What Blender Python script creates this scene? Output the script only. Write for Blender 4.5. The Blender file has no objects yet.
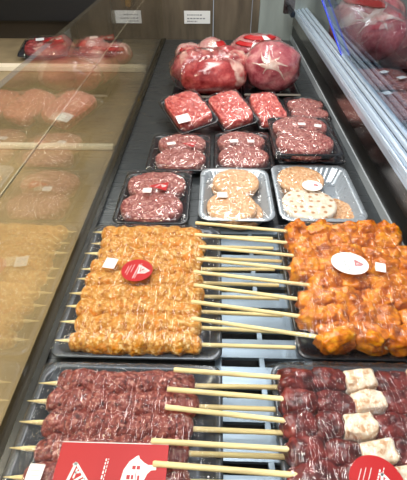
import bpy, bmesh, math, random
from mathutils import Vector, Matrix, noise
SC = bpy.context.scene
COL = SC.collection
PI = math.pi

# ------------------------------------------------------------------ materials
def lin(h):
    r = []
    for i in (0, 2, 4):
        c = int(h[i:i+2], 16)/255
        r.append(c/12.92 if c <= .04045 else ((c+.055)/1.055)**2.4)
    return (r[0], r[1], r[2], 1)

class NT:
    def __init__(s, name):
        s.m = bpy.data.materials.new(name); s.m.use_nodes = True
        s.t = s.m.node_tree; s.t.nodes.clear()
        s.out = s.n('ShaderNodeOutputMaterial')
    def n(s, kind, **kw):
        o = s.t.nodes.new(kind)
        for k, v in kw.items():
            if hasattr(o, k) and not k[0].isupper():
                setattr(o, k, v)
            else:
                o.inputs[k.replace('_', ' ')].default_value = v
        return o
    def l(s, a, b): s.t.links.new(a, b)

def coords(t, scale=(1, 1, 1), rand=True):
    tc = t.n('ShaderNodeTexCoord'); mp = t.n('ShaderNodeMapping')
    mp.inputs['Scale'].default_value = scale
    t.l(tc.outputs['Object'], mp.inputs['Vector'])
    if rand:
        oi = t.n('ShaderNodeObjectInfo'); mu = t.n('ShaderNodeMath', operation='MULTIPLY'); mu.inputs[1].default_value = 37.0
        t.l(oi.outputs['Random'], mu.inputs[0]); t.l(mu.outputs[0], mp.inputs['Location'])
    return mp.outputs['Vector']

def ramp(t, fac, stops):
    r = t.n('ShaderNodeValToRGB'); e = r.color_ramp.elements
    while len(e) < len(stops): e.new(.5)
    for i, (p, c) in enumerate(stops):
        e[i].position = p; e[i].color = lin(c)
    t.l(fac, r.inputs['Fac']); return r.outputs['Color']

def plain(name, col, rough=.5, metal=0, spec=.5, var=0, scale=(60, 60, 60)):
    t = NT(name); b = t.n('ShaderNodeBsdfPrincipled')
    b.inputs['Roughness'].default_value = rough; b.inputs['Metallic'].default_value = metal
    b.inputs['Specular IOR Level'].default_value = spec
    if var:
        nz = t.n('ShaderNodeTexNoise', Scale=1.0, Detail=4.0); t.l(coords(t, scale), nz.inputs['Vector'])
        c = lin(col); hx = lambda f: ''.join('%02x' % max(0, min(255, int(int(col[i:i+2], 16)*f))) for i in (0, 2, 4))
        t.l(ramp(t, nz.outputs['Fac'], [(.3, hx(1-var)), (.7, hx(1+var))]), b.inputs['Base Color'])
    else:
        b.inputs['Base Color'].default_value = lin(col)
    t.l(b.outputs[0], t.out.inputs[0]); return t.m

def meat(name, stops, grain=260, big=None, dots=None, rough=.32, bump=.0012, coat=.3, bumpscale=None, sss=.0, stretch=(1, 1, 1)):
    """mottled meat: a grain of muscle and fat flecks, optionally large fat patches"""
    t = NT(name); b = t.n('ShaderNodeBsdfPrincipled')
    b.inputs['Roughness'].default_value = rough
    b.inputs['Coat Weight'].default_value = coat; b.inputs['Coat Roughness'].default_value = .15
    v = coords(t, stretch)
    n1 = t.n('ShaderNodeTexNoise', Scale=grain, Detail=5.0, Roughness=.65, Distortion=.4); t.l(v, n1.inputs['Vector'])
    c = ramp(t, n1.outputs['Fac'], stops)
    if big:
        sc, lo, hi, colr = big
        n2 = t.n('ShaderNodeTexNoise', Scale=sc, Detail=4.0, Distortion=.8); t.l(v, n2.inputs['Vector'])
        mr = t.n('ShaderNodeMapRange'); mr.inputs['From Min'].default_value = lo; mr.inputs['From Max'].default_value = hi
        t.l(n2.outputs['Fac'], mr.inputs['Value'])
        mx = t.n('ShaderNodeMix', data_type='RGBA'); t.l(mr.outputs[0], mx.inputs['Factor'])
        t.l(c, mx.inputs[6]); mx.inputs[7].default_value = lin(colr); c = mx.outputs[2]
    if dots:
        sc, rad, colr = dots
        vo = t.n('ShaderNodeTexVoronoi', Scale=sc, Randomness=.45); vo.voronoi_dimensions = '2D'; t.l(v, vo.inputs['Vector'])
        mr = t.n('ShaderNodeMapRange'); mr.inputs['From Min'].default_value = rad*1.25; mr.inputs['From Max'].default_value = rad*.75
        t.l(vo.outputs['Distance'], mr.inputs['Value'])
        mx = t.n('ShaderNodeMix', data_type='RGBA'); t.l(mr.outputs[0], mx.inputs['Factor'])
        t.l(c, mx.inputs[6]); mx.inputs[7].default_value = lin(colr); c = mx.outputs[2]
    t.l(c, b.inputs['Base Color'])
    n3 = t.n('ShaderNodeTexNoise', Scale=bumpscale or grain*.8, Detail=3.0); t.l(v, n3.inputs['Vector'])
    bp = t.n('ShaderNodeBump', Strength=.8, Distance=bump); t.l(n3.outputs['Fac'], bp.inputs['Height']); t.l(bp.outputs[0], b.inputs['Normal'])
    t.l(b.outputs[0], t.out.inputs[0]); return t.m

def clear(name, tint, f0=.05, rough=.08, wr=None, haze=0, hazecol='e8eef2', dist=.002):
    """thin clear sheet: lets the view through, reflects by the angle (Schlick)"""
    t = NT(name)
    tr = t.n('ShaderNodeBsdfTransparent'); tr.inputs[0].default_value = lin(tint)
    gl = t.n('ShaderNodeBsdfGlossy'); gl.inputs['Roughness'].default_value = rough; gl.inputs[0].default_value = (1, 1, 1, 1)
    lw = t.n('ShaderNodeLayerWeight', Blend=.5)
    pw = t.n('ShaderNodeMath', operation='POWER'); pw.inputs[1].default_value = 5.0; t.l(lw.outputs['Facing'], pw.inputs[0])
    ma = t.n('ShaderNodeMath', operation='MULTIPLY_ADD'); ma.inputs[1].default_value = 1-f0; ma.inputs[2].default_value = f0
    t.l(pw.outputs[0], ma.inputs[0])
    base = tr.outputs[0]
    if wr:
        nz = t.n('ShaderNodeTexNoise', Scale=1.0, Detail=2.0, Roughness=.45, Distortion=.8); t.l(coords(t, wr), nz.inputs['Vector'])
        bp = t.n('ShaderNodeBump', Strength=1.0, Distance=dist); t.l(nz.outputs['Fac'], bp.inputs['Height'])
        t.l(bp.outputs[0], gl.inputs['Normal'])
    if haze:
        df = t.n('ShaderNodeBsdfDiffuse'); df.inputs[0].default_value = lin(hazecol)
        m0 = t.n('ShaderNodeMixShader'); m0.inputs[0].default_value = haze
        t.l(base, m0.inputs[1]); t.l(df.outputs[0], m0.inputs[2]); base = m0.outputs[0]
    mx = t.n('ShaderNodeMixShader'); t.l(ma.outputs[0], mx.inputs[0]); t.l(base, mx.inputs[1]); t.l(gl.outputs[0], mx.inputs[2])
    t.l(mx.outputs[0], t.out.inputs[0]); return t.m

def emit(name, col, e):
    t = NT(name); em = t.n('ShaderNodeEmission'); em.inputs[0].default_value = lin(col); em.inputs[1].default_value = e
    t.l(em.outputs[0], t.out.inputs[0]); return t.m

def steel(name, col, rough=.25, brush=(20, 600, 600), amt=.15, metal=1.0):
    t = NT(name); b = t.n('ShaderNodeBsdfPrincipled'); b.inputs['Metallic'].default_value = metal
    b.inputs['Base Color'].default_value = lin(col)
    nz = t.n('ShaderNodeTexNoise', Scale=1.0, Detail=3.0); t.l(coords(t, brush), nz.inputs['Vector'])
    mr = t.n('ShaderNodeMapRange'); mr.inputs['To Min'].default_value = max(.02, rough-amt); mr.inputs['To Max'].default_value = rough+amt
    t.l(nz.outputs['Fac'], mr.inputs['Value']); t.l(mr.outputs[0], b.inputs['Roughness'])
    t.l(b.outputs[0], t.out.inputs[0]); return t.m

M = dict(
    chicken=meat('minced_chicken', [(.36, '9a5606'), (.45, 'c88010'), (.54, 'd49a3c'), (.63, 'eccc90')], 210, (75, .55, .66, 'dc8402'), rough=.45, bump=.005, coat=.05),
    kofta=meat('minced_beef_dark', [(.36, '420f09'), (.46, '7a2a1e'), (.55, '964438'), (.66, 'cc9886')], 230, None, rough=.4, bump=.004, coat=.05),
    marinade=meat('orange_marinade', [(.36, '8e3e02'), (.5, 'cc7004'), (.64, 'e49a1a')], 60, (30, .55, .7, 'b45202'), rough=.3, bump=.003, coat=.15, bumpscale=90),
    liver=meat('raw_liver', [(.36, '380a07'), (.5, '601710'), (.64, '842f26')], 70, None, rough=.33, bump=.002, coat=.1, bumpscale=60),
    fat=meat('white_fat', [(.36, 'c9976a'), (.48, 'eed6b6'), (.64, 'faf0de')], 150, None, rough=.35, bump=.002),
    beef=meat('ground_beef', [(.36, '5e1814'), (.46, '8e3832'), (.54, 'ac6258'), (.63, 'e4bcae')], 270, None, rough=.36, bump=.004, coat=.1),
    strand=meat('stranded_mince', [(.36, '8e1c18'), (.47, 'be4038'), (.56, 'd26a5c'), (.66, 'f0b4a4')], 120, None, rough=.3, bump=.003),
    pale=meat('pale_patty', [(.36, 'ac6e40'), (.47, 'd29c6a'), (.56, 'dfb486'), (.66, 'f2d8b8')], 260, None, rough=.42, bump=.002),
    white=meat('white_patty', [(.36, 'd8c4aa'), (.5, 'ead8c0'), (.64, 'f2e6d4')], 90, None, (62, .20, 'b48456'), rough=.42, bump=.001),
    joint=meat('red_meat_joint', [(.36, '842428'), (.5, 'ac4a4a'), (.64, 'c87068')], 30, (14, .56, .68, 'e0b4a2'), rough=.25, bump=.002, coat=.5, bumpscale=60),
    ball=meat('rolled_meat_joint', [(.36, '9a3642'), (.5, 'bc6468'), (.64, 'd2948c')], 22, (10, .58, .70, 'e8ccbc'), rough=.25, bump=.002, coat=.4, bumpscale=50),
    darkred=meat('lean_red_meat', [(.36, '842224'), (.52, 'aa403e'), (.66, 'c4665e')], 26, (12, .58, .68, 'deb4a4'), rough=.22, bump=.002, coat=.6, bumpscale=50),
    seamfat=meat('seam_fat', [(.36, 'd0a092'), (.5, 'e2c2b2'), (.64, 'f0dcd0')], 60, None, rough=.3, bump=.001), stick=plain('bamboo', 'f0d59c', .55, var=.12, scale=(20, 400, 400)),
    film=clear('cling_film', 'fdfdfd', .05, .08, (38, 38, 38), haze=.006, dist=.008),
    film_y=clear('cling_film_stretched', 'fdfdfd', .045, .07, (200, 16, 40), haze=.004, dist=.0045),
    ballfilm=clear('shrink_film', 'fdfdfd', .05, .10, (34, 34, 34), haze=.008, dist=.007),
    glass=clear('end_glass', 'eceae0', .12, .02, None, haze=.02, hazecol='e0d0ac'),
    pane=clear('front_glass', 'eaf0f6', .02, .02, None),
    blue=plain('blue_glass_edge', '2438c8', .2, 0, .6),
    greyedge=plain('glass_edge_grey', '7e8894', .25, 0, .6),
    black_tray=plain('black_plastic', '16171a', .25, 0, .6),
    grey_tray=plain('smoke_plastic', '4a4f55', .22, .4, .6),
    silver_tray=steel('silver_foam', 'b4bcc2', .30, (90, 90, 90), .1, .55),
    cream_tray=plain('cream_edge_tray', '8e857a', .4),
    white_paper=plain('white_paper', 'f0f0ec', .6), red_paper=plain('red_paper', 'b41114', .5), tag_ink=plain('tag_ink', 'b4b6ba', .7), grey_ink=plain('grey_ink', '8a8a8e', .7),
    red_ink=plain('red_ink', 'b83038', .6),
    deck=steel('deck_steel', '4a4e50', .3, (14, 300, 300), .12, .6), slat=steel('slat_steel', '8b9cab', .38, (14, 300, 300), .1, .55), deck_dark=plain('deck_well', '1c1f22', .5),
    dark=plain('dark_channel', '14140f', .25, 0, .5, var=.3), black=plain('black_gasket', '16130f', .35),
    wallsteel=steel('wall_steel', '8f8680', .22, (200, 8, 200), .12), band=steel('flange_steel', 'b4babc', .4, (200, 8, 200), .1, .3),
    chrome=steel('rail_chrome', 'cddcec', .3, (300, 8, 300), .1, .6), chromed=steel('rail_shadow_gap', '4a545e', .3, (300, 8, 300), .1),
    back=plain('back_panel', '6d6252', .4, .3, .5, var=.18, scale=(30, 30, 5)), backlight=plain('back_panel_pale', '98a09a', .4, .2, .5, var=.1, scale=(20, 20, 4)),
    beige=plain('bay_panel', 'a08c6a', .5, 0, .4, var=.12, scale=(8, 8, 8)), seam=plain('pane_seam', 'c9c4b4', .3), lens=emit('strip_glow', 'ffeccc', .95), baydark=plain('bay_back_panel', '3a332a', .4, .1), beam=plain('dark_beam', '26282b', .35, .4), brass=plain('brass_end', 'b08a3c', .3, .8),  # lens: glow of the strip added for a reflection line
    bayrail=plain('bay_rail', 'ece2cc', .3),
)

# ------------------------------------------------------------------ mesh helpers
def fbm(v, s, seed, octv=3):
    p = Vector(v)*s+Vector((seed*7.13, seed*3.71, seed*1.97)); a = 0; w = 1
    for _ in range(octv):
        a += noise.noise(p)*w; p = p*2.03; w *= .5
    return a

def mesh(name, verts, faces, mat, parent=None, smooth=True, loc=(0, 0, 0), rot=(0, 0, 0)):
    me = bpy.data.meshes.new(name); me.from_pydata([tuple(v) for v in verts], [], faces); me.update()
    if smooth: me.polygons.foreach_set('use_smooth', [True]*len(me.polygons))
    me.materials.append(mat)
    o = bpy.data.objects.new(name, me); COL.objects.link(o)
    if parent: o.parent = parent
    o.location = loc; o.rotation_euler = rot
    return o

def boxes(name, lst, mat, parent=None, bevel=0.0, **kw):
    """several boxes (x0,x1,y0,y1,z0,z1) of ONE object"""
    bm = bmesh.new()
    for x0, x1, y0, y1, z0, z1 in lst:
        r = bmesh.ops.create_cube(bm, size=1)
        for v in r['verts']:
            v.co = Vector((x0+(v.co.x+.5)*(x1-x0), y0+(v.co.y+.5)*(y1-y0), z0+(v.co.z+.5)*(z1-z0)))
    if bevel: bmesh.ops.bevel(bm, geom=bm.edges[:], offset=bevel, segments=2, affect='EDGES')
    me = bpy.data.meshes.new(name); bm.to_mesh(me); bm.free(); me.materials.append(mat)
    o = bpy.data.objects.new(name, me); COL.objects.link(o)
    if parent: o.parent = parent
    for k, v in kw.items(): setattr(o, k, v)
    return o

def tag(o, label, cat, group=None):
    o['label'] = label; o['category'] = cat
    if group: o['group'] = group
    return o
def struct(o): o['kind'] = 'structure'; return o
def thing(name, label, cat, loc=(0, 0, 0), rot=(0, 0, 0), group=None):
    o = bpy.data.objects.new(name, None); COL.objects.link(o); o.empty_display_size = .02
    o.location = loc; o.rotation_euler = rot
    return tag(o, label, cat, group)

def rrect(hx, hy, r, n=6):
    pts = []
    for cx, cy, a0 in ((hx-r, hy-r, 0), (-hx+r, hy-r, 90), (-hx+r, -hy+r, 180), (hx-r, -hy+r, 270)):
        for k in range(n+1):
            a = math.radians(a0+90*k/n); pts.append((cx+r*math.cos(a), cy+r*math.sin(a)))
    return pts

def tray(parent, lx, ly, h, mat, slope=.010, lip=.006, r=.014, ribs=0, name='tray_body'):
    """open tray with sloping walls, rolled rim and (optionally) a ribbed wall"""
    n = 10; hx, hy = lx/2, ly/2; vs = []; fs = []
    rings = [(-slope-lip, 0), (-lip-.001, h*.9), (0, h-.0015), (0, h), (-.001, h+.0008), (-lip, h+.0004), (-lip-.002, h-.001), (-slope-lip-.0015, .004), (-slope-lip-.006, .0022)]
    seg = None
    for k, (off, z) in enumerate(rings):
        if ribs:
            base = []
            pts = rrect(hx, hy, r, n)
            # resample the outline finely so the ribs can show
            L = [0]
            for i in range(len(pts)):
                a, b = pts[i], pts[(i+1) % len(pts)]; L.append(L[-1]+math.dist(a, b))
            N = 200; j = 0
            for q in range(N):
                s = L[-1]*q/N
                while L[j+1] < s: j += 1
                a, b = pts[j], pts[(j+1) % len(pts)]; f = (s-L[j])/max(1e-9, L[j+1]-L[j])
                x, y = a[0]+(b[0]-a[0])*f, a[1]+(b[1]-a[1])*f
                amp = ribs*(1 if k in (6, 7) else 0)*(1 if q % 4 < 2 else 0)
                kx = (hx+off-amp)/hx; ky = (hy+off-amp)/hy
                base.append((x*kx, y*ky))
        else:
            base = [(x*(hx+off)/hx, y*(hy+off)/hy) for x, y in rrect(hx, hy, r, n)]
        m = len(base); vs += [(x, y, z) for x, y in base]
        if k: fs += [((k-1)*m+i, (k-1)*m+(i+1) % m, k*m+(i+1) % m, k*m+i) for i in range(m)]
    fs.append(list(range(m))[::-1]); fs.append([(len(rings)-1)*m+i for i in range(m)])
    return mesh(name, vs, fs, mat, parent)

def film(parent, lx, ly, z0, z1, seed, mat, p=4, amp=.0012, n=44, skirt=.006, cx=0, cy=0, hf=None, ws=(30, 30), ridge=None):
    vs = []; fs = []; nx = 150 if ridge else n
    for j in range(n+1):
        for i in range(nx+1):
            u = -1+2*i/nx; v = -1+2*j/n
            d = ((1-abs(u)**p)*(1-abs(v)**p))**.5
            x, y = u*lx/2, v*ly/2
            w = noise.noise(Vector((x*ws[0]*3+seed*3.3, y*ws[1]*3, seed)))*amp*(.3+d)
            if ridge: w += sum(a*math.exp(-((u-c)/q)**2) for c, q, a in ridge)*d*(noise.noise(Vector((x*230+seed, y*9, 3)))+.5*noise.noise(Vector((x*520+y*30, y*14, seed))))
            z = z0+(z1-z0)*d+w
            if hf: z = max(z, hf(x, y))
            e = max(abs(u), abs(v))
            if e > .999: z = z0-skirt
            vs.append((x+cx, y+cy, z))
    for j in range(n):
        for i in range(nx):
            a = j*(nx+1)+i; fs.append((a, a+1, a+nx+2, a+nx+1))
    return mesh('film_wrap', vs, fs, mat, parent)

def tube(name, a, b, r0, r1, mat, parent, seg=10, tip=False, blunt=True):
    a = Vector(a); b = Vector(b); d = (b-a).normalized(); u = d.orthogonal().normalized(); w = d.cross(u)
    prof = [(0, r0*.75), (.004, r0), (.5, (r0+r1)/2), (.996, r1), (1, r1*.75)]
    if tip: prof = [(0, r0*.12), (tip, r0*.95), (.5, (r0+r1)/2), (.996, r1), (1, r1*.75)]
    vs = []; fs = []
    for f, r in prof:
        c = a.lerp(b, f); vs += [c+(u*math.cos(2*PI*k/seg)+w*math.sin(2*PI*k/seg))*r for k in range(seg)]
    for q in range(len(prof)-1):
        fs += [(q*seg+k, q*seg+(k+1) % seg, (q+1)*seg+(k+1) % seg, (q+1)*seg+k) for k in range(seg)]
    fs.append(list(range(seg))[::-1]); fs.append([(len(prof)-1)*seg+k for k in range(seg)])
    return mesh(name, vs, fs, mat, parent)

def kebab(parent, x0, x1, ry, rz, zc, lumps, seed, mat, amp=.0022):
    """finger-squeezed mince round the stick, one continuous body"""
    N, A = 96, 36; vs = []; fs = []; L = x1-x0
    for i in range(N+1):
        f = i/N; e = min(1, (1-abs(2*f-1)**14))**.5
        for k in range(A):
            th = 2*PI*k/A
            s = 1+.11*math.cos(2*PI*(lumps*f)+th*1.0+seed*.9)+.06*math.sin(4*PI*lumps*f*.55+seed*2)
            x = x0+L*f+.004*math.sin(th+seed)*0
            y = ry*s*e*math.cos(th)+.0015*math.sin(9*f+seed); z = rz*s*e*math.sin(th)
            d = fbm((x, y, z), 120, seed, 3)*amp*e+fbm((x, y, z), 330, seed+5, 2)*.0013*e
            y += d*math.cos(th); z += d*math.sin(th)
            vs.append((x, y, max(z+zc, .0035)))
    for i in range(N):
        fs += [(i*A+k, i*A+(k+1) % A, (i+1)*A+(k+1) % A, (i+1)*A+k) for k in range(A)]
    fs.append(list(range(A))[::-1]); fs.append([N*A+k for k in range(A)])
    return mesh('minced_meat', vs, fs, mat, parent)

def blob(name, parent, c, s, seed, mat, rot=0, e=.75, amp=.12, fr=1.6, n=30, fine=0, floor=None, shape=None):
    """superellipsoid lump with organic surface; e<1 = boxier"""
    vs = []; fs = []; pw = lambda a: math.copysign(abs(a)**e, a); cr, sr = math.cos(rot), math.sin(rot); m = n*2
    for i in range(n+1):
        ph = -PI/2+PI*i/n
        for k in range(m):
            th = 2*PI*k/m
            p = Vector((pw(math.cos(ph))*pw(math.cos(th)), pw(math.cos(ph))*pw(math.sin(th)), pw(math.sin(ph))))
            g = 1+amp*fbm(p, fr, seed, 3)+(fine*fbm(p, fr*7, seed+3, 2) if fine else 0)
            if shape: g *= shape(p)
            x, y, z = p.x*s[0]*g, p.y*s[1]*g, p.z*s[2]*g
            z += c[2]
            if floor is not None: z = max(z, floor)
            vs.append((c[0]+x*cr-y*sr, c[1]+x*sr+y*cr, z))
    for i in range(n):
        fs += [(i*m+k, i*m+(k+1) % m, (i+1)*m+(k+1) % m, (i+1)*m+k) for k in range(m)]
    return mesh(name, vs, fs, mat, parent)

def patty(name, loc, R, h, seed, mat, label, group, parent=None, amp=.0014, sx=1, sy=1, grain=300, rot=(0, 0, 0), strand=0, sq=2, cat='patty'):
    """round (or squared, sq>2) patty: dense top, rounded edge"""
    NR, A = 34, 88; vs = []; fs = []
    prof = [(f, 1) for f in [k/24 for k in range(25)]]+[(1+.0*q, 1-q/5) for q in range(1, 6)]
    prof = []
    for k in range(26): prof.append((.02+.90*k/25, 1.0-.06*(k/25)**4))
    for q in range(1, 8):
        a = PI*q/8; prof.append((.92+.08*math.sin(a), math.cos(a)*.47+.47))
    for k in range(3): prof.append((.9-.4*k, 0))
    for f, zf in prof:
        for k in range(A):
            th = 2*PI*k/A; c, s = math.cos(th), math.sin(th)
            rr = R*(abs(c)**sq+abs(s)**sq)**(-1/sq)*f
            x, y, z = rr*c*sx, rr*s*sy, zf*h
            if zf > .02:
                d = fbm((x, y, z), grain, seed, 2)*amp+fbm((x, y, z), 40, seed, 2)*amp
                if strand:
                    q = x+.012*fbm((x, y, 0), 25, seed, 2)
                    d += strand*(abs(math.sin(q*PI/.0055+1.2*fbm((x, y, 0), 60, seed+2, 2)))-.5)
                z += d*(zf > .4); x *= 1+d*4*f; y *= 1+d*4*f
            vs.append((x, y, max(z, 0)))
    for i in range(len(prof)-1):
        fs += [(i*A+k, (i+1)*A+k, (i+1)*A+(k+1) % A, i*A+(k+1) % A) for k in range(A)]
    fs.append(list(range(A))[::-1] if False else list(range(A))); fs.append([(len(prof)-1)*A+k for k in range(A)][::-1])
    o = mesh(name, vs, fs, mat, parent, loc=loc, rot=rot)
    if label: tag(o, label, cat, group)
    return o

def prism(name, poly, t, mat, parent, loc=(0, 0, 0), rot=(0, 0, 0)):
    n = len(poly); vs = [(x, y, 0) for x, y in poly]+[(x, y, t) for x, y in poly]
    fs = [list(range(n))[::-1], list(range(n, 2*n))]+[(i, (i+1) % n, n+(i+1) % n, n+i) for i in range(n)]
    return mesh(name, vs, fs, mat, parent, smooth=False, loc=loc, rot=rot)

def prisms(name, polys, z, t, mat, parent):
    vs = []; fs = []
    for poly in polys:
        b = len(vs); n = len(poly)
        vs += [(x, y, z) for x, y in poly]+[(x, y, z+t) for x, y in poly]
        fs += [[b+i for i in range(n)][::-1], [b+n+i for i in range(n)]]+[(b+i, b+(i+1) % n, b+n+(i+1) % n, b+n+i) for i in range(n)]
    return mesh(name, vs, fs, mat, parent, smooth=False)

def ell(rx, ry, n=40): return [(rx*math.cos(2*PI*k/n), ry*math.sin(2*PI*k/n)) for k in range(n)]
def stroke(a, b, w):
    a = Vector(a); b = Vector(b); d = (b-a).normalized(); p = Vector((-d.y, d.x))*w/2
    return [tuple(a+p), tuple(a-p), tuple(b-p), tuple(b+p)]
def xf(polys, s, ang=0, o=(0, 0)):
    c, q = math.cos(ang), math.sin(ang)
    return [[(o[0]+s*(x*c-y*q), o[1]+s*(x*q+y*c)) for x, y in p] for p in polys]
def mark():
    """the triangular striped emblem, about one unit wide: a hooked tall stroke, the slope, and parallel bars inside"""
    return [stroke((-.45, .62), (-.33, .74), .12), stroke((-.30, .78), (-.55, -.42), .15), stroke((-.30, .74), (.62, -.18), .13),
            stroke((-.24, .26), (.02, .30), .10), stroke((-.16, .46), (-.24, -.02), .09),
            stroke((-.50, -.40), (.22, .12), .11), stroke((-.28, -.46), (.42, .02), .10), stroke((-.02, -.48), (.60, -.10), .12)]
def dashes(x0, x1, y, w, seed, n=7):
    """one line of small illegible lettering"""
    r = random.Random(seed); out = []; x = x0
    while x < x1:
        l = (x1-x0)/n*r.uniform(.5, 1.0); out.append(stroke((x, y), (min(x+l, x1), y), w)); x += l+(x1-x0)/n*.35
    return out

# ------------------------------------------------------------------ camera
cam = bpy.data.cameras.new('camera'); co = bpy.data.objects.new('camera', cam); COL.objects.link(co)
cam.sensor_fit = 'HORIZONTAL'; cam.sensor_width = 36; cam.lens = 36; cam.clip_start = .01
co.location = (0, 0, .43); co.rotation_euler = (math.radians(50), 0, math.radians(1.56))
SC.camera = co

# ------------------------------------------------------------------ the case (setting)
struct(boxes('floor', [(-.205, .006, -.15, .62, -.006, 0), (.124, .30, -.15, .62, -.006, 0), (.006, .124, .548, .62, -.006, 0), (-.205, .30, .62, 1.75, -.006, 0)], M['deck']))
fl = []; y = -.15
while y < .545:
    fl.append((.006, .124, y, min(y+.027, .548), -.006, 0)); y += .040
struct(boxes('floor_grille', fl+[(.006, .014, -.15, .548, -.007, -.0005), (.060, .066, -.15, .548, -.007, -.0005), (.116, .124, -.15, .548, -.007, -.0005)], M['slat']))
struct(boxes('trim_1', [(-.22, .36, -.2, 1.76, -.05, -.03)], M['deck_dark']))
struct(boxes('trim_2', [(-.2045, -.196, -.15, 1.74, 0, .007)], M['dark'], bevel=.001))          # channel along the end glass
struct(boxes('wall_back', [(-.214, -.0115, 1.75, 1.77, -.03, .6), (-.0085, .1355, 1.75, 1.77, -.03, .6), (.1385, .165, 1.75, 1.77, -.03, .6)], M['back']))
struct(boxes('wall_bay', [(-1.3, -.2145, 1.75, 1.77, -.03, .6)], M['baydark']))
struct(boxes('wall_far_corner', [(.166, 1.4, 1.75, 1.77, -.03, .6)], M['backlight']))
struct(boxes('wall_right', [(.2955, .31, -.2, 1.75, .056, .100)], M['wallsteel']))
struct(boxes('trim_3', [(.2955, .31, -.2, 1.75, -.006, .018)], M['band']))
struct(boxes('trim_4', [(.2985, .31, -.2, 1.75, .018, .056)], M['black']))
# the sill: three long metal profiles with gaps between
def rail(name, x0, x1, za, zb, mat):
    n = 8; vs = []; fs = []
    for yy in (-.2, 1.75):
        for k in range(n+1):
            f = k/n; vs.append((x0+(x1-x0)*f, yy, za+(zb-za)*f+.004*math.sin(PI*f)))
        vs += [(x1, yy, za-.012), (x0, yy, za-.012)]
    m = n+3
    fs = [(k, m+k, m+(k+1) % m, (k+1) % m) for k in range(m)]+[list(range(m)), list(range(m, 2*m))[::-1]]
    return struct(mesh(name, vs, fs, mat, smooth=False))
rail('trim_5', .294, .302, .103, .106, M['chrome'])
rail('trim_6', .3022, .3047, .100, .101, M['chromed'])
rail('trim_7', .305, .319, .104, .108, M['chrome'])
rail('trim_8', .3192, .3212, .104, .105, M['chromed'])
rail('trim_9', .3215, .333, .107, .110, M['chrome'])
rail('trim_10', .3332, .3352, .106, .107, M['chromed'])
rail('trim_11', .3355, .348, .109, .111, M['chrome'])
struct(boxes('floor_stand_in', [(.3485, 1.4, -.2, 1.75, .0, .0195)], M['deck_dark']))  # floor added under the goods that stand in for a reflection
# neighbouring bay seen through the end glass
struct(boxes('floor_bay', [(-1.3, -.222, -.2, 1.75, -.03, 0)], M['beige']))
struct(boxes('wall_left', [(-1.32, -1.3, -.2, 1.77, -.03, .6)], M['beige']))
ls = thing('reflection_strip', 'added glowing strip for a bright reflection line across the neighbouring bay at left', 'light', (-.76, 1.345, .0005))  # glowing strip added in place of a bright reflected line
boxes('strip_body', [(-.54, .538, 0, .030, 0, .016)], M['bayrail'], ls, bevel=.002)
boxes('strip_glow', [(-.53, .528, .004, .024, .0155, .0185)], M['lens'], ls, bevel=.001)
struct(boxes('trim_13', [(-1.3, -.222, .815, .832, 0, .010)], M['bayrail'], bevel=.002))
bm_ = thing('shelf_beam', 'dark horizontal shelf beam with a brass end behind the left glass', 'beam', (-.315, 1.70, .072))
boxes('beam_body', [(-.98, -.02, 0, .045, 0, .16)], M['beam'], bm_, bevel=.004)
boxes('beam_end', [(-.02, 0, -.001, .046, .05, .16)], M['brass'], bm_, bevel=.003)
# glass end panel
gp = thing('glass_end_panel', 'clear glass end panel on the left, reflecting the meat', 'glass panel', (-.209, .8, .001))
boxes('pane', [(-.004, .004, -.95, .949, 0, .29)], M['glass'], gp)
boxes('pane_seam', [(-.0055, -.0043, -.95, .949, .198, .2005)], M['seam'], gp)

# leaning front glass with its blue end edge
fg = thing('front_glass', 'leaning clear front glass with bright blue edges above the right rail', 'glass panel', (.335, 1.155, .108))
lean = (-.0134, .275, .082)     # along the pane, upwards
def pane_pt(s, t, d): return (lean[0]*s+d*.99, -1.3*t+lean[1]*s, lean[2]*s+d*.16)
def slab(name, s0, s1, t0, t1, d0, d1, mat):
    vs = [pane_pt(s, t, d) for s in (s0, s1) for t in (t0, t1) for d in (d0, d1)]
    return mesh(name, vs, [(0, 1, 3, 2), (4, 6, 7, 5), (0, 4, 5, 1), (2, 3, 7, 6), (0, 2, 6, 4), (1, 5, 7, 3)], mat, fg, smooth=False)
slab('pane', 0, 2.1, .004, 1, .004, .012, M['pane'])
slab('edge_strip', 0, 2.1, 0, .0035, 0, .0035, M['blue'])
slab('edge_strip', 0, 2.1, 0, .0035, .018, .0225, M['blue'])
slab('edge_web', 0, 2.1, 0, .0035, .0035, .018, M['greyedge'])
bk = thing('rail_bracket', 'small steel bracket where the right rail meets the back wall', 'bracket', (.262, 1.66, .13))
boxes('bracket_plate', [(-.02, .02, 0, .012, -.02, .06)], M['wallsteel'], bk, bevel=.003)
boxes('bracket_arm', [(-.008, .008, -.10, 0, -.012, .006)], M['chromed'], bk, bevel=.003)
# price tickets on the back wall
def ticket(label, x, z):
    t = thing('price_ticket', label, 'price ticket', (x, 1.7495, z), (math.radians(90), 0, 0))
    prism('card', [(-.05, -.022), (.05, -.022), (.05, .022), (-.05, .022)], .002, M['white_paper'], t)
    prisms('print', dashes(-.038, .02, .008, .004, 4)+dashes(-.038, .03, -.004, .004, 5)+dashes(-.038, .0, -.014, .004, 6), .002, .0004, M['grey_ink'], t)
ticket('white printed price ticket on the brown back wall', -.072, .080)

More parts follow.
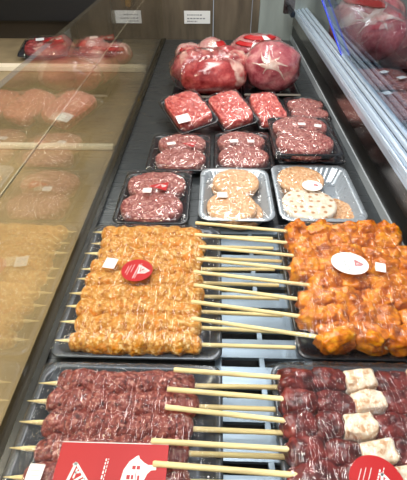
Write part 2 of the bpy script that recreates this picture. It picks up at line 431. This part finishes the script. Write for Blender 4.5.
# ------------------------------------------------------------------ stickers
def sticker_red_round(parent, loc, rot, R=.0215):
    b = prism('sticker', ell(R, R), .0006, M['red_paper'], parent, loc, rot)
    b['label'] = 'round red sticker with white triangular mark'
    prisms('emblem', xf(mark(), R*.62, math.radians(8), (R*.42, -R*.02)), .0006, .0003, M['white_paper'], b)
    L = []
    for i, (x0, a, c) in enumerate(((-.75, -.3, .35), (-.60, -.45, .45), (-.42, -.2, .5), (-.12, -.75, .55), (.0, -.75, .65))):
        L += xf(dashes(a*R, c*R, 0, R*(.026 if i != 3 else .05), i+2, 13), 1, math.radians(78), (x0*R+.1*R, 0))
    prisms('lettering', L, .0006, .0003, M['white_paper'], b)
    return b
def tag_white(parent, loc, rot, w=.017, h=.014):
    b = prism('price_tag', [(-w/2, -h/2), (w/2, -h/2), (w/2, h/2), (-w/2, h/2)], .0006, M['white_paper'], parent, loc, rot)
    b['label'] = 'small white printed price tag'
    prisms('print', dashes(-w*.38, w*.3, h*.22, h*.035, 3, 9)+dashes(-w*.38, w*.38, h*.02, h*.03, 7, 11)+dashes(-w*.38, w*.1, -h*.24, h*.035, 9, 6), .0006, .0002, M['tag_ink'], b)
    return b
def flag_red(parent, loc, rot, s=1):
    b = prism('flag_label', [(-.020*s, .004*s), (.018*s, .014*s), (.013*s, -.015*s), (-.002*s, -.006*s)], .0006, M['red_paper'], parent, loc, rot)
    b['label'] = 'red pointed label with white mark'
    prisms('emblem', xf(mark(), .008*s, math.radians(20), (.009*s, .001*s))+xf(dashes(-.006*s, .006*s, 0, .0018*s, 3, 4), 1, math.radians(40), (-.003*s, .002*s)), .0006, .0003, M['white_paper'], b)
    return b

ORD = ['nearest', 'second nearest', 'third nearest', 'fourth nearest', 'fifth nearest', 'sixth nearest', 'seventh nearest', 'eighth nearest', 'farthest']

# ------------------------------------------------------------------ chicken kebab tray (left middle)
pk = thing('meat_tray', 'smoke grey wrapped tray of yellow chicken kebabs with a round red sticker', 'meat tray', (-.089, .401, .0005), group='wrapped kebab trays')
tray(pk, .207, .250, .013, M['grey_tray'], lip=.006)
film(pk, .205, .248, .0145, .0350, 3, M['film_y'], p=6, amp=.0012, skirt=.003, ridge=[(.85, .14, .0022), (-.9, .1, .0016), (.1, .6, .0006)])
sticker_red_round(pk, (-.0135, -.001, .0372), (0, 0, 0))
tag_white(pk, (-.053, .012, .0372), (0, 0, -.15), .017, .020)
ys = [.296+.0259*k for k in range(9)]
rnd = random.Random(5)
for k, y in enumerate(ys):
    sk = thing('chicken_skewer', 'yellow minced chicken skewer, %s of the nine on the left middle tray' % ORD[k], 'skewer', (0, y, .0005), group='yellow chicken skewers')
    a = rnd.uniform(-.006, .004); xe = .098+rnd.uniform(-.006, .008)
    tube('stick', (-.193+rnd.uniform(-.002, .005), a, .0172), (xe, -a-.002, .0168), .0026, .0026, M['stick'], sk, tip=.06)
    kebab(sk, -.175+rnd.uniform(-.004, .003), -.010+rnd.uniform(-.006, .003), .0146, .0122, .0162, 6.5, k+1, M['chicken'])

# ------------------------------------------------------------------ dark beef kebab tray (left front)
pk = thing('meat_tray', 'wrapped tray of dark beef kebabs with a large red label, left front', 'meat tray', (-.089, .151, .0005), group='wrapped kebab trays')
tray(pk, .207, .236, .013, M['grey_tray'], lip=.006)
film(pk, .205, .234, .0145, .0340, 8, M['film_y'], p=6, amp=.0012, skirt=.003, ridge=[(.75, .16, .0026), (-.9, .1, .0016), (.1, .6, .0006)])
lb = prism('brand_label', [(-.050, -.045), (.050, -.045), (.050, .0185), (-.050, .0185)], .0008, M['red_paper'], pk, (.002, -.001, .0366))
lb['label'] = 'large red label with white emblem and white cow shape'
prisms('edge_line', [stroke((-.050, .018), (.050, .018), .0007)], .0008, .0002, M['white_paper'], lb)
prisms('emblem', xf(mark(), .0165, math.radians(-3), (-.028, -.013)), .0008, .0003, M['white_paper'], lb)
prisms('lettering', xf(dashes(-.017, .012, 0, .0012, 5, 9), 1, math.radians(86), (-.0065, -.008))+xf(dashes(-.02, .012, 0, .0007, 8, 10), 1, math.radians(86), (-.0045, -.008)), .0008, .0003, M['white_paper'], lb)
cow = [(.010, -.03), (.010, -.014), (.0115, -.005), (.0155, .002), (.0215, .0068), (.0235, .0075), (.0245, .0050), (.029, .0015), (.033, -.0005), (.0375, -.0005), (.0405, -.002), (.0405, -.0045), (.036, -.005), (.033, -.008), (.0305, -.014), (.029, -.022), (.029, -.03)]
cw = prisms('cow_shape', [cow], .0008, .0003, M['white_paper'], lb)
prisms('cow_lettering', [stroke((.019, -.003), (.022, -.003), .003), stroke((.023, -.003), (.026, -.003), .003), stroke((.015, -.011), (.018, -.011), .0035), stroke((.019, -.011), (.021, -.011), .0035), stroke((.0255, -.0095), (.0255, -.0145), .0018), stroke((.0135, -.0195), (.019, -.0195), .003), stroke((.025, -.0195), (.027, -.0195), .003), stroke((.023, -.006), (.023, -.024), .0005)], .0011, .0002, M['red_ink'], lb)
tag_white(pk, (-.0655, -.013, .0364), (0, 0, -.05), .014, .020)
ysd = [.126, .1455+.0015, .170, .1945, .219, .2425]
ysd = [.1195, .1445, .1695, .1935, .2175, .2415]
ORD6 = ['nearest, partly below the frame', 'second nearest, under the red label', 'third nearest', 'fourth nearest', 'fifth nearest', 'farthest']
for k, y in enumerate(ysd):
    sk = thing('beef_skewer', 'dark red minced beef skewer, %s on the left front tray' % ORD6[k], 'skewer', (0, y, .0005), group='dark beef skewers')
    a = rnd.uniform(-.004, .004); xe = .076+rnd.uniform(-.006, .008)
    tube('stick', (-.193+rnd.uniform(-.002, .004), a, .0172), (xe, -a*.5-.001, .0165), .0027, .0027, M['stick'], sk, tip=.07)
    kebab(sk, -.172+rnd.uniform(-.003, .003), -.012+rnd.uniform(-.006, .003), .0140, .0120, .0160, 6.2, k+21, M['kofta'], amp=.002)

# ------------------------------------------------------------------ orange chicken tray (right middle)
pk = thing('meat_tray', 'wrapped tray of orange marinated chicken chunks with a round white sticker', 'meat tray', (.1985, .404, .0005), group='wrapped kebab trays')
tray(pk, .187, .246, .013, M['black_tray'], lip=.005)
film(pk, .205, .246, .0145, .0500, 12, M['film_y'], p=5, amp=.002, skirt=.004, ridge=[(-.75, .22, .0030), (.85, .15, .0022), (0, .6, .0010)])
b = prism('sticker', ell(.0245, .0215), .0006, M['white_paper'], pk, (-.0125, .001, .0530), (0, 0, -.2))
b['label'] = 'round white sticker with red triangular mark'
prisms('emblem', xf(mark(), .0095, math.radians(15), (.0115, .001)), .0006, .0003, M['red_ink'], b)
L = []
for i, (x0, a, c, w) in enumerate(((-.0175, -.005, .006, .0009), (-.0145, -.008, .007, .0007), (-.0125, -.007, .004, .0007), (-.0065, -.014, .013, .0009), (-.0030, -.015, .014, .0009))):
    L += xf(dashes(a, c, 0, w, i+11), 1, math.radians(98), (x0, 0))
prisms('lettering', L, .0006, .0003, M['grey_ink'], b)
tag_white(pk, (.0265, -.006, .0530), (0, 0, -.25), .013, .017)
oy = [.3025+.0288*k for k in range(8)]
ORD8 = ORD[:7]+['farthest']
for k, y in enumerate(oy):
    sk = thing('chicken_skewer', 'orange marinated chicken chunk skewer, %s of eight on the right tray' % ORD8[k], 'skewer', (0, y, .0005), group='orange chicken skewers')
    dy = [.014, .012, .012, .008, .005, .003, .002, .002][k]
    tube('stick', (-.024+rnd.uniform(-.003, .006), dy, .0395), (.285, -dy, .0135), .0026, .0026, M['stick'], sk)
    x = .118+(.014 if k in (0, 3) else 0)+rnd.uniform(-.004, .004); i = 0
    while x < .27:
        w = rnd.uniform(.028, .042)
        zc = .0235+rnd.uniform(0, .002)
        blob('chicken_chunk', sk, (x+w/2, rnd.uniform(-.003, .003), zc), (w*.58, .0170, .0180), k*9+i, M['marinade'], rnd.uniform(-.5, .5), e=.68, amp=.30, fr=1.5, n=26, fine=.02, floor=.0035)
        x += w*.96; i += 1

# ------------------------------------------------------------------ liver tray (right front)
pk = thing('meat_tray', 'wrapped tray of dark liver and white fat skewers, right front', 'meat tray', (.180, .157, .0005), group='wrapped kebab trays')
tray(pk, .220, .232, .013, M['grey_tray'], lip=.006)
film(pk, .228, .234, .0145, .0440, 17, M['film_y'], p=5, amp=.002, skirt=.004, ridge=[(-.6, .28, .0034), (0, .7, .0010)])
sticker_red_round(pk, (-.0350, -.0205, .0460), (0, 0, -.28), .0235)
ly = [.122, .1475, .1705, .196, .2205, .2455]
fatx = [.150, .178, .161, .150, .166, .164]
for k, y in enumerate(ly):
    sk = thing('liver_skewer', 'dark liver skewer with white fat, %s of six on the right front tray' % (['nearest'] + ['second nearest', 'third nearest', 'fourth nearest', 'fifth nearest', 'farthest'])[k], 'skewer', (0, y, .0005), group='liver skewers')
    dy = [.002, .003, .0, .008, .003, .001][k]; xl = [-.05, -.05, -.054, -.044, -.044, -.039][k]
    tube('stick', (xl, dy, .0385), (.275, -dy, .0135), .0027, .0027, M['stick'], sk)
    x = .076+rnd.uniform(-.003, .004); i = 0; fx = fatx[k]
    segs = [('liver', .076, (fx-.016+.076)/2+.002), ('liver', (fx-.016+.076)/2, fx-.015), ('fat', fx-.017, fx+.016), ('liver', fx+.014, fx+.052), ('fat', fx+.050, fx+.066), ('liver', fx+.064, fx+.10)]
    for s, a, c in segs:
        c = min(c, .277)
        if c-a < .008: continue
        f = s == 'fat'
        blob('fat_chunk' if f else 'liver_chunk', sk, ((a+c)/2, rnd.uniform(-.0015, .0015), .0215 if f else .020), ((c-a)*(.52 if f else .56), .0110 if f else .0142, .0150 if f else .0150), k*11+i+60, M[s], rnd.uniform(-.15, .15), e=.4 if f else .7, amp=.14 if f else .2, fr=1.4, n=26, fine=.012, floor=.0035)
        i += 1

# ------------------------------------------------------------------ pale patties in silver trays
def silver(x0, x1, y0, y1, label):
    t = thing('meat_tray', label, 'meat tray', ((x0+x1)/2, (y0+y1)/2, .0005), group='silver patty trays')
    tray(t, x1-x0, y1-y0, .026, M['silver_tray'], slope=.012, lip=.007, r=.022, ribs=.0016)
    film(t, x1-x0-.004, y1-y0-.004, .027, .0325, int(x0*100)+50, M['film'], p=4, amp=.0012, skirt=0)
    return t
A1 = silver(-.024, .105, .531, .699, 'silver ribbed tray of pale patties, left one of the two')
A2 = silver(.112, .258, .533, .716, 'silver ribbed tray of pale patties, right one beside the steel wall')
def pal(x, y, z, seed, mat, label, R=.047, rot=(0, 0, 0)):
    patty('pale_patty', (x, y, z), R, .0125, seed, M[mat], label, 'pale round patties', amp=.0009, rot=rot)
pal(.040, .658, .003, 1, 'pale', 'pale round patty, lower one at the back of the left silver tray', .043)
pal(.043, .653, .0165, 2, 'pale', 'pale round patty, upper one at the back of the left silver tray', .0435)
pal(.046, .575, .003, 3, 'pale', 'pale round patty, lower one at the front of the left silver tray', .042)
pal(.033, .574, .0165, 4, 'pale', 'pale round patty, upper one at the front of the left silver tray', .0435)
pal(.160, .672, .003, 5, 'pale', 'pale round patty, lower one at the back of the right silver tray', .043)
pal(.165, .666, .0165, 6, 'pale', 'pale round patty, upper one at the back of the right silver tray', .044)
pal(.203, .580, .003, 7, 'pale', 'pale round patty peeking out under the white speckled one', .045)
pal(.167, .585, .0165, 8, 'white', 'cream white patty with brown specks, front of the right silver tray', .047)
tag_white(A1, (-.024, -.020, .0335), (0, 0, 0), .017, .016)
b = prism('sticker', ell(.018, .017), .0006, M['white_paper'], A2, (-.007, .003, .0345)); b['label'] = 'round white sticker with red mark'
prisms('emblem', xf(mark(), .007, .2, (.007, .001)), .0006, .0003, M['red_ink'], b)
prisms('lettering', xf(dashes(-.009, .009, 0, .0009, 3), 1, 1.5, (-.009, 0))+xf(dashes(-.011, .011, 0, .0009, 4), 1, 1.5, (-.004, 0)), .0006, .0003, M['grey_ink'], b)

# ------------------------------------------------------------------ ground beef packs in black trays
def beefpack(x0, x1, y0, y1, z, label, pl, seed, flag=None, tags=(), rz=0, R=None, tilt=0, film_h=.033):
    cx, cy = (x0+x1)/2, (y0+y1)/2
    t = thing('meat_tray', label, 'meat tray', (cx, cy, z+.0005), (tilt, 0, rz), 'black trays of ground beef')
    lx, ly_ = x1-x0, y1-y0
    tray(t, lx, ly_, .018, M['black_tray'], slope=.010, lip=.006, r=.016)
    film(t, lx+.002, ly_+.002, .0195, film_h, seed, M['film'], p=3, amp=.003, skirt=.008, ws=(22, 22))
    Mx = Matrix.Translation((cx, cy, z+.0005)) @ Matrix.Rotation(rz, 4, 'Z') @ Matrix.Rotation(tilt, 4, 'X')
    R = R or min(lx*.415, ly_*.30)
    for i, dy in enumerate((ly_*.205, -ly_*.215)):
        p = Mx @ Vector((rnd.uniform(-.004, .004), dy, .0035 if i == 0 else .0035))
        patty('beef_patty', p, R, .0225, seed*3+i, M['beef'], pl % ('back' if i == 0 else 'front'), 'ground beef patties', amp=.0022, sx=1.10, sy=.86, rot=(tilt, 0, rz))
    if flag: flag_red(t, (flag[0], flag[1], film_h+.002), (0, 0, flag[2]), flag[3])
    for a in tags: tag_white(t, (a[0], a[1], film_h+.0015), (0, 0, a[2]), *(a[3:] or (.014, .012)))
    return t
beefpack(-.168, -.040, .529, .695, 0, 'black tray of two ground beef patties nearest the yellow kebabs', '%s ground beef patty in the tray nearest the yellow kebabs', 31, flag=(.008, .004, .1, .95), tags=[(-.012, -.008, 0, .015, .014)])
beefpack(-.136, -.006, .702, .860, 0, 'black tray of two ground beef patties left of the middle row', '%s ground beef patty in the middle row tray on the left', 34, flag=(.020, .000, -.1, .75), tags=[(-.018, .004, .3, .018, .011)])
beefpack(.001, .125, .712, .872, 0, 'black tray of two ground beef patties in the centre, two white tags', '%s ground beef patty in the centre tray with two white tags', 37, tags=[(-.020, .008, .2, .018, .013), (.016, .008, 0, .014, .012)])
beefpack(.132, .272, .738, .905, 0, 'black tray of ground beef lying underneath another by the steel wall', '%s ground beef patty in the bottom tray of the stack by the wall', 40)
beefpack(.119, .252, .708, .884, .0335, 'black tray of ground beef stacked on top of another by the wall', '%s ground beef patty in the top tray of the stack by the wall', 43, tags=[(-.002, .018, 0, .015, .010), (.030, .010, -.3, .014, .012)])

# ------------------------------------------------------------------ stranded mince packs
def mincepack(x, y, z, lx, ly_, rz, tx, ty, label, ml, seed, tagp=None):
    rot = (tx, ty, rz)
    t = thing('meat_tray', label, 'meat tray', (x, y, z), rot, 'black trays of stranded mince')
    tray(t, lx, ly_, .014, M['black_tray'], slope=.009, lip=.005, r=.014)
    film(t, lx+.001, ly_+.001, .0155, .034, seed, M['film'], p=4, amp=.002, skirt=.006)
    from mathutils import Euler
    Mx = Matrix.Translation((x, y, z)) @ Euler(rot).to_matrix().to_4x4()
    patty('minced_beef', Mx @ Vector((0, 0, .003)), .5, .026, seed, M['strand'], ml, 'stranded mince blocks', amp=.002, sx=lx*.86, sy=ly_*.86, rot=rot, strand=.003, sq=5, cat='minced beef')
    if tagp: tag_white(t, (tagp[0], tagp[1], .0365), (0, 0, tagp[2]), *tagp[3:])
mincepack(-.062, .948, .025, .102, .150, .42, math.radians(9), math.radians(-9), 'tilted black tray of red stranded mince with a white tag, leftmost', 'red stranded mince block on the tilted tray at far left', 51, (-.030, -.052, -.1, .030, .030))
mincepack(.040, .964, .022, .093, .150, .36, math.radians(9), math.radians(-9), 'tilted black tray of red stranded mince, second from left', 'red stranded mince block second from the left', 53)
mincepack(.131, .978, .016, .082, .150, .20, math.radians(8), math.radians(-3), 'black tray of red stranded mince in front of the big meat ball', 'red stranded mince block in front of the big meat ball', 55)
beefpack(.182, .284, .935, 1.075, .002, 'black tray of ground beef beside the steel wall, behind the stack', '%s ground beef patty in the tray behind the stack by the wall', 58, film_h=.034)

# ------------------------------------------------------------------ large joints
def surf(s, seed, lon, lat, k=1.0, e=.93, amp=.08, fr=1.5):
    """a point on a tied joint's own surface (see blob), by longitude and latitude in degrees"""
    pw = lambda a: math.copysign(abs(a)**e, a); th, ph = math.radians(lon), math.radians(lat)
    p = Vector((pw(math.cos(ph))*pw(math.cos(th)), pw(math.cos(ph))*pw(math.sin(th)), pw(math.sin(ph))))
    g = (1+amp*fbm(p, fr, seed, 3))*pleat(p)*k
    return Vector((p.x*s[0]*g, p.y*s[1]*g, p.z*s[2]*g+s[2]*.97))
def ribbon(parent, s, seed, ang0, ang1, lat0, lat1, mat, name='ribbon', n=18, k=1.035):
    """a strip lying on a tied joint"""
    vs = []; fs = []
    for i in range(n+1):
        for j in range(5):
            for kk in (k, k+.012): vs.append(surf(s, seed, ang0+(ang1-ang0)*i/n, lat0+(lat1-lat0)*j/4, kk))
    idx = lambda i, j, q: (i*5+j)*2+q
    for i in range(n):
        for j in range(4):
            fs += [(idx(i, j, 1), idx(i+1, j, 1), idx(i+1, j+1, 1), idx(i, j+1, 1)), (idx(i, j, 0), idx(i, j+1, 0), idx(i+1, j+1, 0), idx(i+1, j, 0))]
        for j in (0, 4): fs.append((idx(i, j, 0), idx(i+1, j, 0), idx(i+1, j, 1), idx(i, j, 1)))
    for j in range(4):
        for i in (0, n): fs.append((idx(i, j, 0), idx(i, j, 1), idx(i, j+1, 1), idx(i, j+1, 0)))
    return mesh(name, vs, fs, mat, parent)

def pleat(p): return 1-.035*abs(math.sin(4*math.atan2(p.y, p.x)+2*p.z))*(1-abs(p.z))

t1 = thing('meat_tray', 'black tray with a cream edge under the big red meat joint', 'meat tray', (-.020, 1.197, .0005), group='joint trays')
tray(t1, .196, .190, .012, M['black_tray'], lip=.006, r=.012)
boxes('tray_edge', [(-.097, .097, -.097, -.090, .011, .0165)], M['cream_tray'], t1, bevel=.002)
j1 = thing('meat_joint', 'large two lobed dark red meat joint in film, back left', 'meat joint', (-.020, 1.197, .004), group='wrapped meat joints')
blob('lean_lobe', j1, (.014, -.034, .047), (.092, .062, .046), 4, M['darkred'], .15, e=.85, amp=.09, fr=.9, n=36, floor=.0005)
blob('back_lobe', j1, (-.035, .030, .052), (.070, .058, .050), 9, M['joint'], .1, e=.9, amp=.16, fr=1.3, n=34, floor=.0005)
blob('back_lobe', j1, (.052, .040, .056), (.062, .052, .048), 14, M['joint'], -.3, e=.9, amp=.16, fr=1.3, n=34, floor=.0005)
blob('film_wrap', j1, (0, .008, .050), (.110, .090, .054), 4, M['ballfilm'], .1, e=.85, amp=.08, fr=2.2, n=34, floor=.0003)
ribbon(j1, (.108, .090, .052), 4, 60, 150, 54, 66, M['red_paper'], 'red_tape', k=1.06)

t2 = thing('meat_tray', 'black tray with a cream edge under the round tied meat ball', 'meat tray', (.160, 1.212, .0005), group='joint trays')
tray(t2, .158, .180, .012, M['black_tray'], lip=.006, r=.012)
boxes('tray_edge', [(-.078, .078, -.092, -.085, .011, .0165)], M['cream_tray'], t2, bevel=.002)
def ball(name, label, loc, s, seed, mat='ball', tapes=(), streak=None):
    j = thing(name, label, 'meat joint', loc, group='wrapped meat joints')
    blob('meat_body', j, (0, 0, s[2]*.97), s, seed, M[mat], 0, e=.93, amp=.08, fr=1.5, n=38, floor=.0005, shape=pleat)
    blob('film_wrap', j, (0, 0, s[2]*.97), (s[0]*1.03, s[1]*1.03, s[2]*1.03), seed, M['ballfilm'], 0, e=.93, amp=.08, fr=1.5, n=38, floor=.0003, shape=pleat)
    for tp in tapes:
        ribbon(j, s, seed, *tp[:4], M[tp[4]], name='red_tape' if tp[4] == 'red_paper' else 'white_tape', k=1.035+(tp[5] if len(tp) > 5 else 0))
    return j
def fatstar(j, s, lon, lat, seed):
    """white fat seams meeting at a point on the joint's face, as one part"""
    r = random.Random(seed); vs = []; fs = []
    for a in range(7):
        ang = 2*PI*a/7+r.uniform(-.3, .3); L = r.uniform(24, 46); n = 14
        b = len(vs)
        for i in range(n+1):
            f = i/n; w = 13.0*(1-f)**1.5*(.7+.3*math.sin(9*f+a))+1.0
            la = lat+L*f*math.sin(ang)+3*math.sin(4*f+a); lo = lon+L*f*math.cos(ang)*1.2
            for q, k in ((-1, .99), (-.5, 1.008), (0, 1.012), (.5, 1.008), (1, .99)):
                vs.append(surf(s, seed, lo-q*w*math.sin(ang), la+q*w*math.cos(ang), k))
        for i in range(n):
            for q in range(4): fs.append((b+i*5+q, b+(i+1)*5+q, b+(i+1)*5+q+1, b+i*5+q+1))
    o = mesh('fat_seam', vs, fs, M['seamfat'], j); o['label'] = 'white fat seams'
    return o
s = (.081, .076, .064)
b2 = ball('meat_joint', 'round tied meat ball with white fat seams, right of the two big joints', (.161, 1.204, .004), s, 7, tapes=[(75, 150, 52, 66, 'red_paper')])
fatstar(b2, s, 262, 22, 7)
ball('meat_joint', 'small round joint at the back beside the left glass', (-.090, 1.43, .0005), (.045, .045, .034), 11, tapes=[(230, 330, 30, 50, 'red_paper')])
ball('meat_joint', 'small round joint with pale fat at the back, centre', (-.010, 1.43, .0005), (.052, .050, .042), 12, tapes=[(290, 350, 20, 60, 'red_paper')])
ball('meat_joint', 'back joint with red and white tapes behind the round ball', (.138, 1.40, .0005), (.092, .080, .052), 13,
     tapes=[(200, 340, 34, 48, 'red_paper'), (252, 268, 33, 49, 'white_paper', .015), (295, 312, 33, 49, 'white_paper', .015), (190, 350, 58, 74, 'red_paper'), (280, 305, 57, 75, 'white_paper', .015)])

# ------------------------------------------------------------------ goods beyond the right rail, standing in for the front glass reflection
t3 = thing('meat_tray', 'black tray under the joint standing in for a reflection beyond the right rail', 'meat tray', (.480, 1.42, .020), (0, 0, 0), 'trays standing in for a reflection')
tray(t3, .25, .24, .014, M['black_tray'], lip=.008, r=.014)
s = (.116, .112, .098)
b3 = ball('meat_joint', 'large tied joint with red tapes standing in for a reflection beyond the right rail, behind glass', (.476, 1.42, .0235), s, 21, tapes=[(150, 275, 44, 58, 'red_paper'), (170, 300, 66, 78, 'red_paper')])
fatstar(b3, s, 262, 30, 21)
def sidepack(x, y, lx, ly_, label, ml, seed, tags, rz):
    t = thing('meat_tray', label, 'meat tray', (x, y, .020), (0, 0, rz), 'trays standing in for a reflection')
    tray(t, lx, ly_, .014, M['black_tray'], lip=.005, r=.014)
    film(t, lx, ly_, .0155, .036, seed, M['film'], p=4, amp=.002, skirt=.006)
    patty('minced_beef', (x, y, .0235), .5, .027, seed, M['beef'], ml, 'ground beef standing in for a reflection', amp=.003, sx=lx*.88, sy=ly_*.88, rot=(0, 0, rz), sq=5, cat='minced beef')
    for a in tags: tag_white(t, (a[0], a[1], .0375), (0, 0, a[2]), .026, .016)
sidepack(.462, 1.185, .19, .15, 'black tray of ground beef standing in for a reflection beyond the right rail, beside the large joint', 'ground beef block standing in for a reflection beside the large joint beyond the rail', 61, [(.012, .004, .5), (.04, -.045, .4)], .12)
sidepack(.455, .985, .18, .17, 'black tray of ground beef standing in for a reflection beyond the right rail, nearest at the frame edge', 'ground beef block standing in for a reflection nearest the frame edge beyond the rail', 62, [(-.02, .045, .3)], .1)
sidepack(.68, 1.30, .19, .16, 'black tray of ground beef standing in for a reflection beyond the right rail, behind at the frame edge', 'ground beef block standing in for a reflection behind the others beyond the rail', 63, [], .1)

# ------------------------------------------------------------------ neighbouring bay beyond the end glass
def baypack(x, y, lx, ly_, rz, tilt, label, ml, seed, mat, kind, red=False):
    t = thing('meat_tray', label, 'meat tray', (x, y, .012 if tilt else .0005), (tilt, 0, rz), 'trays in the left bay')
    tray(t, lx, ly_, .014, M['black_tray'], lip=.005, r=.014)
    film(t, lx, ly_, .0155, .036, seed, M['film'], p=4, amp=.003, skirt=.006)
    Mx = Matrix.Translation((x, y, .012 if tilt else .0005)) @ Matrix.Rotation(rz, 4, 'Z') @ Matrix.Rotation(tilt, 4, 'X')
    patty(kind, Mx @ Vector((0, 0, .003)), .5, .025, seed, M[mat], ml, 'meat in the left bay', amp=.003, sx=lx*.84, sy=ly_*.84, rot=(tilt, 0, rz), sq=3, cat='meat', grain=120)
    if red: flag_red(t, (lx*.2, 0, .0385), (0, 0, .5), 2.0)
    tag_white(t, (-lx*.1, .01, .0375), (0, 0, .2), .028, .022)
baypack(-.60, 1.53, .17, .15, .1, .12, 'black wrapped steak tray with a red label, leftmost at the back of the left bay', 'dark steak leftmost at the back of the left bay', 71, 'darkred', 'steak', True)
baypack(-.42, 1.56, .15, .15, -.1, .12, 'black wrapped steak tray with a red label, in the left bay under the dark beam', 'dark steak in the left bay under the dark beam', 72, 'darkred', 'steak', True)

# ------------------------------------------------------------------ light
def area(name, loc, rot, sx, sy, e, col):
    l = bpy.data.lights.new(name, 'AREA'); l.shape = 'RECTANGLE'; l.size = sx; l.size_y = sy; l.energy = e; l.color = col
    o = bpy.data.objects.new(name, l); COL.objects.link(o); o.location = loc; o.rotation_euler = rot; return o
area('case_lamp', (.05, .95, .80), (0, 0, 0), .10, 1.5, 8.6, (1, .97, .92))
area('shop_ceiling_lamp', (-.5, .3, 1.9), (0, math.radians(-12), 0), 1.2,  .5, 17, (.95, .98, 1))
area('bay_fill', (-.65, .15, .75), (0, 0, 0), .10, .7, 13, (1, .93, .82))  # unseen lamp added to brighten the bay behind the end glass
w = bpy.data.worlds.new('shop'); SC.world = w; w.use_nodes = True
bg = w.node_tree.nodes['Background']; bg.inputs[0].default_value = (.62, .68, .75, 1); bg.inputs[1].default_value = .48

SC.view_settings.view_transform = 'Standard'; SC.view_settings.look = 'None'; SC.view_settings.gamma = 1
SC.view_settings.use_curve_mapping = False; SC.view_settings.exposure = 0.0
SC.cycles.transparent_max_bounces = 24; SC.cycles.use_denoising = True
